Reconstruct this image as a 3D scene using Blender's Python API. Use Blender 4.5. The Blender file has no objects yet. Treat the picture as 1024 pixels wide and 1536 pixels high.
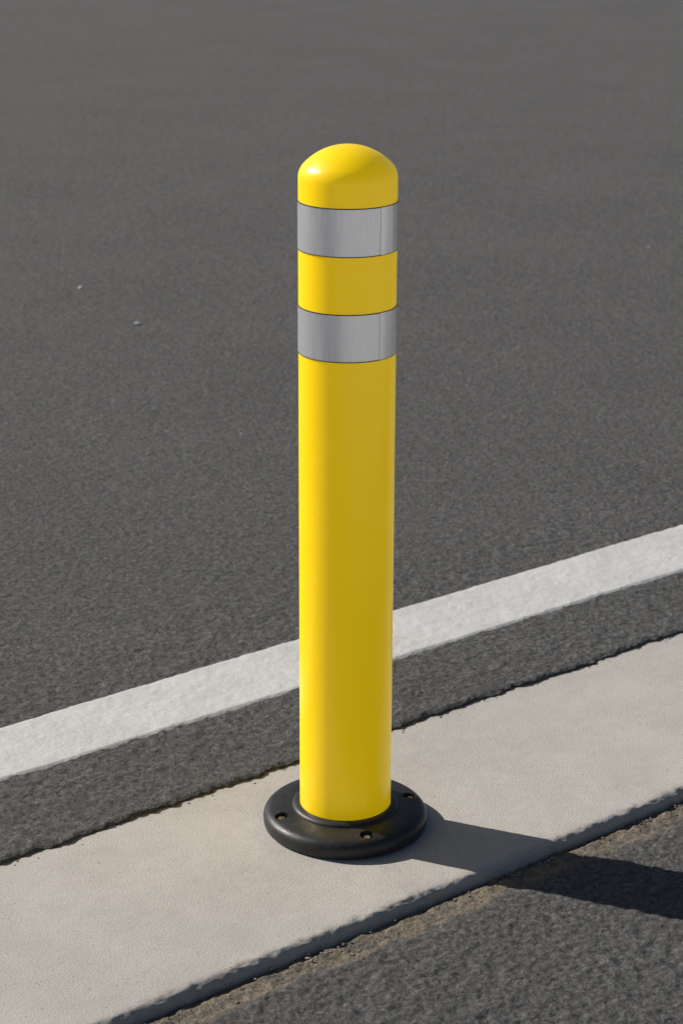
import bpy, bmesh, math, random
import numpy as np
from mathutils import Vector, Matrix

random.seed(4); rng=np.random.RandomState(11)
scene=bpy.context.scene
ANG=math.radians(38.7)   # direction of kerb / road line on the ground

# ------------------------------------------------------------ numpy noise
_perm=rng.rand(512,512)*2-1
def vnoise(x,y):
    xi=np.floor(x).astype(int); yi=np.floor(y).astype(int)
    fx=x-xi; fy=y-yi
    fx=fx*fx*(3-2*fx); fy=fy*fy*(3-2*fy)
    a=_perm[xi%512,yi%512]; b=_perm[(xi+1)%512,yi%512]
    c=_perm[xi%512,(yi+1)%512]; d=_perm[(xi+1)%512,(yi+1)%512]
    return (a*(1-fx)+b*fx)*(1-fy)+(c*(1-fx)+d*fx)*fy
def fbm(x,y,sc,oc=3):
    v=0;a=1;t=0
    for i in range(oc):
        # rotate every octave to hide the lattice
        th=0.6+i*1.1
        X=(x*math.cos(th)-y*math.sin(th))*sc*2**i+17.3*i+5.1
        Y=(x*math.sin(th)+y*math.cos(th))*sc*2**i+9.7*i+3.3
        v=v+a*vnoise(X,Y); t+=a; a*=.55
    return v/t
def sstep(a,b,x):
    t=np.clip((x-a)/(b-a),0,1); return t*t*(3-2*t)

def axis(lo,flo,fhi,hi,step,g=1.12):
    core=list(np.arange(flo,fhi,step))
    out=[];d=step;v=core[-1]
    while v<hi:
        d*=g; v+=d; out.append(min(v,hi))
    pre=[];d=step;v=core[0]
    while v>lo:
        d*=g; v-=d; pre.append(max(v,lo))
    return np.array(pre[::-1]+core+out)

def grid_obj(name,X,Y,Z,mat,smooth=True):
    ns,nn=X.shape
    co=np.stack([X,Y,Z],-1).reshape(-1,3)
    idx=np.arange(ns*nn).reshape(ns,nn)
    f=np.stack([idx[:-1,:-1],idx[1:,:-1],idx[1:,1:],idx[:-1,1:]],-1).reshape(-1,4)
    me=bpy.data.meshes.new(name)
    me.vertices.add(len(co)); me.vertices.foreach_set("co",co.ravel())
    me.loops.add(f.size); me.loops.foreach_set("vertex_index",f.ravel().astype(np.int32))
    me.polygons.add(len(f)); me.polygons.foreach_set("loop_start",(np.arange(len(f))*4).astype(np.int32))
    me.polygons.foreach_set("loop_total",np.full(len(f),4,np.int32))
    me.update(calc_edges=True); me.validate()
    if smooth: me.polygons.foreach_set("use_smooth",np.ones(len(f),bool))
    ob=bpy.data.objects.new(name,me); scene.collection.objects.link(ob)
    me.materials.append(mat); ob.rotation_euler=(0,0,ANG)
    return ob

# ------------------------------------------------------------ materials
class M:
    def __init__(s,name):
        s.m=bpy.data.materials.new(name); s.m.use_nodes=True
        s.t=s.m.node_tree; s.b=s.t.nodes["Principled BSDF"]
        s.co=s.n("ShaderNodeTexCoord").outputs["Object"]
    def n(s,ty,**k):
        x=s.t.nodes.new(ty)
        for a,b in k.items(): setattr(x,a,b)
        return x
    def l(s,a,b): s.t.links.new(a,b)
    def noise(s,sc,det=4,ro=.6,vec=None):
        x=s.n("ShaderNodeTexNoise"); x.inputs["Scale"].default_value=sc
        x.inputs["Detail"].default_value=det; x.inputs["Roughness"].default_value=ro
        s.l(vec or s.co,x.inputs["Vector"]); return x.outputs["Fac"]
    def vor(s,sc,out="Color",feat='F1'):
        x=s.n("ShaderNodeTexVoronoi"); x.feature=feat; x.inputs["Scale"].default_value=sc
        s.l(s.co,x.inputs["Vector"]); return x.outputs[out]
    def ramp(s,f,pts):
        x=s.n("ShaderNodeValToRGB"); e=x.color_ramp.elements
        while len(e)<len(pts): e.new(.5)
        for i,(p,c) in enumerate(pts):
            e[i].position=p; e[i].color=(*c,1) if len(c)==3 else c
        s.l(f,x.inputs[0]); return x.outputs[0]
    def mix(s,f,a,b,mode='MIX'):
        x=s.n("ShaderNodeMix",data_type='RGBA',blend_type=mode)
        for sock,v in ((x.inputs[0],f),(x.inputs[6],a),(x.inputs[7],b)):
            if isinstance(v,(int,float)): sock.default_value=v
            elif isinstance(v,tuple): sock.default_value=(*v,1)
            else: s.l(v,sock)
        return x.outputs[2]
    def math(s,op,a,b=0.0,c=None):
        x=s.n("ShaderNodeMath",operation=op)
        for i,v in enumerate((a,b) if c is None else (a,b,c)):
            if isinstance(v,(int,float)): x.inputs[i].default_value=v
            else: s.l(v,x.inputs[i])
        return x.outputs[0]
    def bump(s,h,dist,st=1.0,prev=None):
        x=s.n("ShaderNodeBump"); x.inputs["Distance"].default_value=dist; x.inputs["Strength"].default_value=st
        s.l(h,x.inputs["Height"])
        if prev: s.l(prev,x.inputs["Normal"])
        return x.outputs[0]
    def sepx(s,i):
        x=s.n("ShaderNodeSeparateXYZ"); s.l(s.co,x.inputs[0]); return x.outputs[i]
def g3(v,t=(1,1,1)): return (v*t[0],v*t[1],v*t[2])

def asphalt(name,dirt=False):
    a=M(name); T=(1.0,.975,.945)
    base=a.ramp(a.noise(120,6,.72),[(.30,g3(.058,T)),(.50,g3(.138,T)),(.70,g3(.245,T))])
    cells=a.ramp(a.vor(240),[(0,g3(.82)),(.6,g3(1.0)),(1,g3(1.32))])
    col=a.mix(.8,base,cells,'MULTIPLY')
    blot=a.ramp(a.noise(2.2,5,.6),[(.3,g3(.93)),(.7,g3(1.07))])
    col=a.mix(1.0,col,blot,'MULTIPLY')
    v=a.n("ShaderNodeTexVoronoi"); v.inputs["Scale"].default_value=75; a.l(a.co,v.inputs["Vector"])
    sx=a.n("ShaderNodeSeparateColor"); a.l(v.outputs["Color"],sx.inputs[0])
    rare=a.math('GREATER_THAN',sx.outputs[0],.990); near=a.math('LESS_THAN',v.outputs["Distance"],.11)
    col=a.mix(a.math('MULTIPLY',rare,near),col,(.32,.31,.29))
    if dirt:
        nn=a.sepx(1)
        nn=a.math('ADD',nn,a.math('MULTIPLY_ADD',a.noise(14,4,.65),.05,-.025))
        m=a.ramp(a.math('MULTIPLY_ADD',nn,10,3.0),[(.56,(0,0,0)),(.66,(1,1,1)),(.98,(1,1,1))])
        br=a.ramp(a.noise(55,4,.7),[(.38,(.15,)*3),(.54,(1,1,1))])
        m=a.math('MULTIPLY',m,br)
        sand=a.ramp(a.noise(300,3,.7),[(.3,(.17,.135,.10)),(.7,(.42,.35,.26))])
        col=a.mix(m,col,sand)
    a.l(col,a.b.inputs["Base Color"]); a.b.inputs["Roughness"].default_value=.88
    a.b.inputs["Specular IOR Level"].default_value=.3
    b=a.bump(a.noise(74,6,.72),.0165,1.0)
    b=a.bump(a.vor(180,"Distance"),.003,.7,b)
    a.l(b,a.b.inputs["Normal"]); return a.m

def concrete(name):
    a=M(name)
    base=a.ramp(a.noise(9,8,.62),[(.3,(.462,.430,.392)),(.5,(.505,.472,.432)),(.72,(.54,.507,.467))])
    fine=a.ramp(a.noise(480,3,.7),[(.3,g3(.70)),(.52,g3(1.0)),(.8,g3(1.12))])
    col=a.mix(1.0,base,fine,'MULTIPLY')
    mid=a.ramp(a.noise(70,5,.7),[(.3,g3(.94)),(.55,g3(1.0)),(.8,g3(1.03))]); col=a.mix(1.0,col,mid,'MULTIPLY')
    st=a.ramp(a.noise(3.1,5,.7),[(.35,g3(.92)),(.6,g3(1.02))]); col=a.mix(1.0,col,st,'MULTIPLY')
    v=a.n("ShaderNodeTexVoronoi"); v.inputs["Scale"].default_value=190; a.l(a.co,v.inputs["Vector"])
    sx=a.n("ShaderNodeSeparateColor"); a.l(v.outputs["Color"],sx.inputs[0])
    pit=a.math('MULTIPLY',a.math('GREATER_THAN',sx.outputs[0],.90),a.math('LESS_THAN',v.outputs["Distance"],.17))
    col=a.mix(pit,col,(.22,.19,.16))
    n0=a.math('ABSOLUTE',a.math('ADD',a.sepx(1),.0145))
    n0=a.math('ADD',n0,a.math('MULTIPLY_ADD',a.noise(25,5,.7),.04,-.025))
    gr=a.ramp(a.math('MULTIPLY',n0,5),[(.83,(0,0,0)),(.97,(.5,)*3)])
    col=a.mix(gr,col,(.22,.19,.16))
    a.l(col,a.b.inputs["Base Color"]); a.b.inputs["Roughness"].default_value=.85
    b=a.bump(a.noise(330,4,.7),.0013,.6)
    b=a.bump(a.noise(30,3,.5),.001,.2,b)
    a.l(b,a.b.inputs["Normal"]); return a.m

def paint(name):
    a=M(name)
    base=a.ramp(a.noise(12,7,.6),[(.3,(.54,.53,.51)),(.55,(.60,.59,.57)),(.75,(.64,.63,.61))])
    fine=a.ramp(a.noise(300,4,.7),[(.32,g3(.80)),(.5,g3(1.0)),(.8,g3(1.06))])
    col=a.mix(1.0,base,fine,'MULTIPLY')
    wear=a.ramp(a.noise(140,5,.75),[(.29,(1,1,1)),(.34,(0,0,0))])
    col=a.mix(a.math('MULTIPLY',wear,.6),col,(.2,.195,.19))
    a.l(col,a.b.inputs["Base Color"]); a.b.inputs["Roughness"].default_value=.75
    b=a.bump(a.noise(140,5,.65),.0018,.5); a.l(b,a.b.inputs["Normal"]); return a.m

mA=asphalt("asphalt"); mA2=asphalt("asphalt_with_joint_dirt",True); mC=concrete("concrete"); mP=paint("worn_white_road_paint")

# ------------------------------------------------------------ ground pieces (local frame: x along kerb, y across)
def rough_h(S,N):
    return .0022*fbm(S,N,80,3)+.0008*fbm(S+3,N+1,30,2)
me=bpy.data.meshes.new("ground"); R=500
me.from_pydata([(-R,-R,-.06),(R,-R,-.06),(R,R,-.06),(-R,R,-.06)],[],[(0,1,2,3)])
ob=bpy.data.objects.new("ground",me); scene.collection.objects.link(ob); me.materials.append(mA)

def fade(S,N,s0,s1,n0,n1,w=.35):
    return sstep(s0-w,s0,S)*(1-sstep(s1,s1+w,S))*sstep(n0-w,n0,N)*(1-sstep(n1,n1+w,N))
# road behind the kerb
EF=.166
s=axis(-200,-.52,1.35,200,.0026); n=axis(EF,EF,.60,300,.0026); n=n[n>=EF-1e-9]
S,N=np.meshgrid(s,n,indexing='ij')
fd=fade(S,N,-.6,1.4,-9,.62)
Z=.0055+rough_h(S,N)*fd
rag=.0045*fbm(S,N*0+1.7,55,4)+.0025*fbm(S,N*0+5.1,12,2)
w=1-sstep(EF,EF+.03,N)
Nn=N+rag*w*1.6
edge=1-sstep(0,.009,N-EF)
Z=Z-.0030*edge**1.5+edge*.0026*fbm(S+7,N+2,120,2)
Sx=np.concatenate([S[:,:1],S],1); Nx=np.concatenate([Nn[:,:1]+.001,Nn],1); Zx=np.concatenate([Z[:,:1]*0-.03,Z],1)
grid_obj("asphalt_road",Sx,Nx,Zx,mA)

# painted line
s=axis(-200,-.45,1.35,200,.0026); n=np.linspace(0,1,60)
S,n2=np.meshgrid(s,n,indexing='ij')
lo=.3445-.010*np.clip(S,-1,3); hi=.4895+.002*np.clip(S,-1,3)
lo=lo+.0018*fbm(S,S*0+2,70,3)+.0012*fbm(S,S*0+9,14,2); hi=hi+.0018*fbm(S,S*0+4,70,3)+.0012*fbm(S,S*0+12,14,2)
N=lo+(hi-lo)*n2
fd=fade(S,N,-.6,1.4,-9,.62)
e=np.minimum(n2,1-n2)
Z=.0055+rough_h(S,N)*fd*.3+.0028*sstep(0,.04,e)-.0006
Z=np.maximum(Z,.0055+rough_h(S,N)*fd+.0006*sstep(0,.05,e)-.0004)
grid_obj("road_marking",S,N,Z,mP)

# concrete kerb strip
s=axis(-200,-.62,1.25,200,.003)
prof=[(.185,-.035),(.184,-.006),(.182,-.001)]+[(v,0) for v in np.linspace(.178,-.180,60)]
for k in range(1,10):
    t=k/9*math.pi/2; prof.append((-.183-.013*math.sin(t),-.009*(1-math.cos(t))))
prof+=[(-.1965,-.012),(-.197,-.020),(-.197,-.05)]
pn=np.array([p[0] for p in prof]); pz=np.array([p[1] for p in prof])
S,N=np.meshgrid(s,pn,indexing='ij'); Zb=np.broadcast_to(pz,S.shape)
fd=fade(S,N,-.7,1.3,-9,9)
near=1-sstep(-.192,-.178,N)
Z=Zb+fd*(.0002*fbm(S,N,60,2)+.0004*fbm(S,N,7,2)) + near*fd*.0016*fbm(S,N+Zb*2,120,3)
chip=np.clip(fbm(S,N*0+3,60,3)-.38,0,1)*near
N2=N+near*fd*(.0018*fbm(S,Zb*40+4,100,3)+.0010*fbm(S,Zb*0+1,9,2))+chip*.007
Z=Z-chip*.004
grid_obj("concrete_kerb",S,N2,Z,mC)

# lower asphalt on this side
EN=-1.15
s=axis(-200,-.62,.62,200,.0026)
n=axis(EN,-.62,-.1985,-.1985,.0026); n=n[(n<=-.19)]
S,N=np.meshgrid(s,n,indexing='ij')
fd=fade(S,N,-.65,.65,-.7,9)
groove=sstep(-.2105,-.201,N+.005*fbm(S,N*0,45,3))
lip=sstep(-.250,-.226,N+.008*fbm(S,N*0+6,22,3))
Z=-.0090+rough_h(S,N)*fd*1.15-.0030*lip-.0035*groove+.0012*fbm(S,N,140,2)*fd
grid_obj("asphalt_pavement",S,N,Z,mA2)
# unseen pale paving added beyond it to bounce light onto tape and post
pv=M("pale_bounce_paving")
bt=pv.n("ShaderNodeTexBrick"); bt.inputs["Scale"].default_value=1; bt.offset=.5
for k,v in (("Mortar Size",.006),("Brick Width",.6),("Row Height",.6)): bt.inputs[k].default_value=v
pv.l(pv.co,bt.inputs["Vector"]); bt.inputs["Color1"].default_value=(.60,.57,.53,1); bt.inputs["Color2"].default_value=(.55,.52,.485,1); bt.inputs["Mortar"].default_value=(.22,.2,.18,1)
pv.l(pv.mix(1.0,bt.outputs[0],pv.ramp(pv.noise(30,6,.65),[(.3,g3(.85)),(.7,g3(1.08))]),'MULTIPLY'),pv.b.inputs["Base Color"]); pv.b.inputs["Roughness"].default_value=.8
pv.l(pv.bump(pv.noise(250,4,.6),.001,.5),pv.b.inputs["Normal"])
X,Y=np.meshgrid(np.array([-200.,200.]),np.array([-60.,EN-.001]),indexing='ij')
grid_obj("added_bounce_paving",X,Y,X*0-.007,pv.m)

# loose grit: one object
def rock(bm,c,r,flat=.6):
    vs=bmesh.ops.create_icosphere(bm,subdivisions=1,radius=r)['verts']
    rot=Matrix.Rotation(random.random()*6.28,3,'Z')
    for v in vs:
        v.co*=random.uniform(.72,1.2); v.co.z*=flat; v.co.x*=1.25
        v.co=rot@v.co+Vector(c)
ca,sa=math.cos(ANG),math.sin(ANG)
def W(s,n,z): return (s*ca-n*sa,s*sa+n*ca,z)
bm=bmesh.new()
for i in range(420):
    s_=random.uniform(-.6,.6)
    if math.sin(s_*23)+math.sin(s_*57+1)+random.gauss(0,.6)<-.2: continue
    rock(bm,W(s_,min(-.2+random.gauss(-.014,.009),-.2),-.0115),random.uniform(.0007,.0022))
for i in range(70):
    rock(bm,W(random.uniform(-.5,1.2),EF-.004+random.gauss(-.003,.005),.0006),random.uniform(.0007,.0016))
for i in range(30):
    rock(bm,W(random.uniform(-.5,1.1),random.uniform(-.18,.15),.0004),random.uniform(.0004,.0008))
g=M("grit"); g.l(g.ramp(g.noise(60,2,.5),[(.35,(.09,.075,.06)),(.6,(.34,.29,.22))]),g.b.inputs["Base Color"]); g.b.inputs["Roughness"].default_value=.9
me=bpy.data.meshes.new("gravel"); bm.to_mesh(me); bm.free()
me.materials.append(g.m)
ob=bpy.data.objects.new("gravel",me); scene.collection.objects.link(ob)
bm=bmesh.new()
for (x,y,r) in [(-.654,2.843,.0062),(-.48,2.477,.0068),(.82,3.35,.003),(-.2,1.6,.0020)]:
    rock(bm,(x,y,.0085),r,.5)
g=M("pale_stone"); g.l(g.ramp(g.noise(90,2,.5),[(.3,(.6,.59,.56)),(.7,(.8,.79,.77))]),g.b.inputs["Base Color"])
me=bpy.data.meshes.new("pebbles"); bm.to_mesh(me); bm.free(); me.materials.append(g.m)
ob=bpy.data.objects.new("pebbles",me); scene.collection.objects.link(ob)

# ------------------------------------------------------------ bollard
root=bpy.data.objects.new("bollard",None); scene.collection.objects.link(root)
def lathe(name,prof,mat,seg=160,a0=0,a1=2*math.pi,closed=True):
    bm=bmesh.new(); rings=[]
    full=abs(a1-a0-2*math.pi)<1e-6
    k=seg if full else seg+1
    for r,z in prof:
        if r<1e-6: rings.append([bm.verts.new((0,0,z))])
        else: rings.append([bm.verts.new((r*math.cos(a0+(a1-a0)*i/seg),r*math.sin(a0+(a1-a0)*i/seg),z)) for i in range(k)])
    for A,B in zip(rings[:-1],rings[1:]):
        for i in range(seg):
            j=(i+1)%k
            if len(A)==1: f=(A[0],B[j],B[i])
            elif len(B)==1: f=(A[i],A[j],B[0])
            else: f=(A[i],A[j],B[j],B[i])
            bm.faces.new(f)
    bmesh.ops.recalc_face_normals(bm,faces=bm.faces)
    for f in bm.faces: f.smooth=True
    me=bpy.data.meshes.new(name); bm.to_mesh(me); bm.free(); me.materials.append(mat)
    me.set_sharp_from_angle(angle=math.radians(50))
    ob=bpy.data.objects.new(name,me); scene.collection.objects.link(ob); ob.parent=root
    return ob

y=M("yellow_polyurethane")
col=y.ramp(y.noise(14,6,.6),[(.3,(.90,.60,.0015)),(.7,(.95,.645,.002))])
sc=y.ramp(y.noise(45,5,.8),[(.25,(.50,.45,.40)),(.30,(1,1,1))]); col=y.mix(.45,col,sc,'MULTIPLY')
y.l(col,y.b.inputs["Base Color"])
y.l(y.ramp(y.noise(30,5,.6),[(.3,(.25,)*3),(.7,(.37,)*3)]),y.b.inputs["Roughness"])
y.b.inputs["Specular IOR Level"].default_value=.5
y.b.inputs["Subsurface Weight"].default_value=.25
y.b.inputs["Subsurface Radius"].default_value=(1,.8,.05); y.b.inputs["Subsurface Scale"].default_value=.012
# even glow added to the yellow to lift the post's shaded side
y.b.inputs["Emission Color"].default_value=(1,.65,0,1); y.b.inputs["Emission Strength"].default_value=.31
y.l(y.bump(y.noise(180,3,.5),.0003,.25),y.b.inputs["Normal"])

R0=.055; prof=[(0,.026),(R0,.026),(R0,.0305)]+[(R0,z) for z in np.linspace(.06,.775,16)]
RC=.0675; b0=math.asin(.049/RC); rf=.006/(1-math.sin(b0))
zt=.8258; ze=zt-RC*(1-math.cos(b0)); zs=ze-rf*math.cos(b0)
for k in range(0,17):
    t=k/16*(math.pi/2-b0); prof.append((R0-rf+rf*math.cos(t),zs+rf*math.sin(t)))
for k in range(1,25):
    t=b0*(1-k/24); prof.append((RC*math.sin(t) if k<24 else 0,zt-RC*(1-math.cos(t))))
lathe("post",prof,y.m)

tp=M("reflective_tape")
xyz=tp.n("ShaderNodeSeparateXYZ"); tp.l(tp.co,xyz.inputs[0])
angn=tp.math('ARCTAN2',xyz.outputs[1],xyz.outputs[0])
cb=tp.n("ShaderNodeCombineXYZ"); tp.l(tp.math('MULTIPLY',angn,26),cb.inputs[0]); tp.l(tp.math('MULTIPLY',xyz.outputs[2],3),cb.inputs[1])
streak=tp.noise(3.2,6,.75,cb.outputs[0])
tp.l(tp.ramp(streak,[(.32,(.62,.64,.70)),(.52,(.85,.87,.92)),(.72,(.95,.96,.98))]),tp.b.inputs["Base Color"])
tp.b.inputs["Metallic"].default_value=.62; tp.b.inputs["Roughness"].default_value=.27
tp.b.inputs["Specular IOR Level"].default_value=.8
rib=tp.math('SINE',tp.math('MULTIPLY',angn,190))
tp.l(tp.bump(rib,.0002,.25),tp.b.inputs["Normal"])
to=tp.m.copy(); to.name="reflective_tape_overlap"; ob_=to.node_tree.nodes["Principled BSDF"]
ob_.inputs["Metallic"].default_value=.7; ob_.inputs["Roughness"].default_value=.20
dk=M("dark_edge"); dk.b.inputs["Base Color"].default_value=(.03,.03,.035,1); dk.b.inputs["Roughness"].default_value=.6
for i,(z0,z1) in enumerate([(.7118,.7646),(.5938,.6473)]):
    r1=R0+.0006; r2=R0+.0009
    lathe(f"reflective_band_{i+1}",[(R0-.001,z0),(r1,z0),(r1,z1),(R0-.001,z1)],tp.m,192)
    lathe(f"band_overlap_{i+1}",[(r1-.0004,z0+.0002),(r2,z0+.0002),(r2,z1-.0002),(r1-.0004,z1-.0002)],to,60,math.radians(-50),math.radians(25))
    for k,z in enumerate((z0,z1)):
        lathe(f"band_seam_{i+1}_{k+1}",[(R0-.001,z-.0006),(r1+.0003,z-.0005),(r1+.0003,z+.0005),(R0-.001,z+.0006)],dk.m,160)

rb=M("black_rubber")
c_=rb.ramp(rb.noise(40,6,.65),[(.3,(.012,.012,.013)),(.7,(.024,.024,.025))])
dst=rb.ramp(rb.noise(90,6,.75),[(.55,(0,0,0)),(.75,(.35,)*3)])
rb.l(rb.mix(dst,c_,(.10,.09,.075)),rb.b.inputs["Base Color"])
rb.l(rb.ramp(rb.noise(60,5,.6),[(.3,(.38,)*3),(.7,(.54,)*3)]),rb.b.inputs["Roughness"])
rb.l(rb.bump(rb.noise(400,3,.6),.0004,.5),rb.b.inputs["Normal"])
RB=.0995
bp=[(0,.0008),(.0955,.0008),(.0982,.0025),(.0992,.0060),(RB,.0100)]
for k in range(0,9):
    t=k/8*(math.pi*.43); bp.append((RB-.0125+.0125*math.cos(t),.0120+.0115*math.sin(t)))
bp+=[(.080,.0250),(.0665,.0258),(0,.0258)]
base=lathe("base_flange",bp,rb.m,160)
holes=[(math.radians(a),.0825) for a in (17,109,202,288)]
bmc=bmesh.new()
for a,r in holes:
    bmesh.ops.create_cone(bmc,cap_ends=True,segments=40,radius1=.0076,radius2=.0090,depth=.014,matrix=Matrix.Translation((r*math.cos(a),r*math.sin(a),.0232)))
cm=bpy.data.meshes.new("cut"); bmc.to_mesh(cm); bmc.free(); cut=bpy.data.objects.new("cut",cm); scene.collection.objects.link(cut)
md=base.modifiers.new("b",'BOOLEAN'); md.operation='DIFFERENCE'; md.object=cut; md.solver='EXACT'
dg=bpy.context.evaluated_depsgraph_get(); nm=bpy.data.meshes.new_from_object(base.evaluated_get(dg))
base.modifiers.clear(); base.data=nm; bpy.data.objects.remove(cut)
for p in nm.polygons: p.use_smooth=True
nm.set_sharp_from_angle(angle=math.radians(35))
lathe("collar",[(.0535,.0254),(.0648,.0254),(.0648,.0266),(.0628,.0288),(.0600,.0302),(.0553,.0307)],rb.m)
br=M("weathered_brass")
br.l(br.ramp(br.noise(300,4,.6),[(.3,(.05,.04,.03)),(.6,(.34,.26,.15))]),br.b.inputs["Base Color"]); br.b.inputs["Metallic"].default_value=.6; br.b.inputs["Roughness"].default_value=.5
for i,(a,r) in enumerate(holes):
    bm=bmesh.new(); T=Matrix.Translation((r*math.cos(a),r*math.sin(a),0))@Matrix.Rotation(a*3,4,'Z')
    bmesh.ops.create_cone(bm,cap_ends=True,segments=32,radius1=.0074,radius2=.0070,depth=.0015,matrix=T@Matrix.Translation((0,0,.0174)))
    bmesh.ops.create_cone(bm,cap_ends=True,segments=6,radius1=.0050,radius2=.0046,depth=.0034,matrix=T@Matrix.Translation((0,0,.0198)))
    me=bpy.data.meshes.new(f"bolt_{i+1}"); bm.to_mesh(me); bm.free(); me.materials.append(br.m)
    o=bpy.data.objects.new(f"bolt_{i+1}",me); scene.collection.objects.link(o); o.parent=root
root.location=(0,0,0)

# ------------------------------------------------------------ light
az=math.radians(157.3); el=math.radians(34)
sd=Vector((math.cos(az)*math.cos(el),math.sin(az)*math.cos(el),math.sin(el)))
L=bpy.data.lights.new("sun",'SUN'); L.energy=5; L.angle=math.radians(.5); L.color=(1,.955,.89)
lo_=bpy.data.objects.new("sun",L); scene.collection.objects.link(lo_); lo_.rotation_euler=(sd).to_track_quat('Z','Y').to_euler()
w=bpy.data.worlds.new("World"); scene.world=w; w.use_nodes=True
nt=w.node_tree; sky=nt.nodes.new("ShaderNodeTexSky"); sky.sky_type='NISHITA'; sky.sun_disc=False
sky.sun_elevation=el; sky.sun_rotation=math.atan2(sd.x,sd.y)%(2*math.pi)
nt.links.new(sky.outputs[0],nt.nodes["Background"].inputs[0]); nt.nodes["Background"].inputs[1].default_value=.05
scene.view_settings.view_transform='Standard'; scene.view_settings.look='None'; scene.view_settings.exposure=0

# ------------------------------------------------------------ camera
cam=bpy.data.cameras.new("camera"); co=bpy.data.objects.new("camera",cam); scene.collection.objects.link(co)
cam.sensor_fit='HORIZONTAL'; cam.sensor_width=36; cam.lens=36*3200/1024; cam.clip_end=2000; cam.clip_start=.05
co.matrix_world=Matrix.Translation((-.0058,-2.335,1.2045))@Matrix.Rotation(math.radians(71),4,'X')@Matrix.Rotation(math.radians(.2),4,'Z')
cam.dof.use_dof=True; cam.dof.focus_distance=2.5; cam.dof.aperture_fstop=16
scene.camera=co
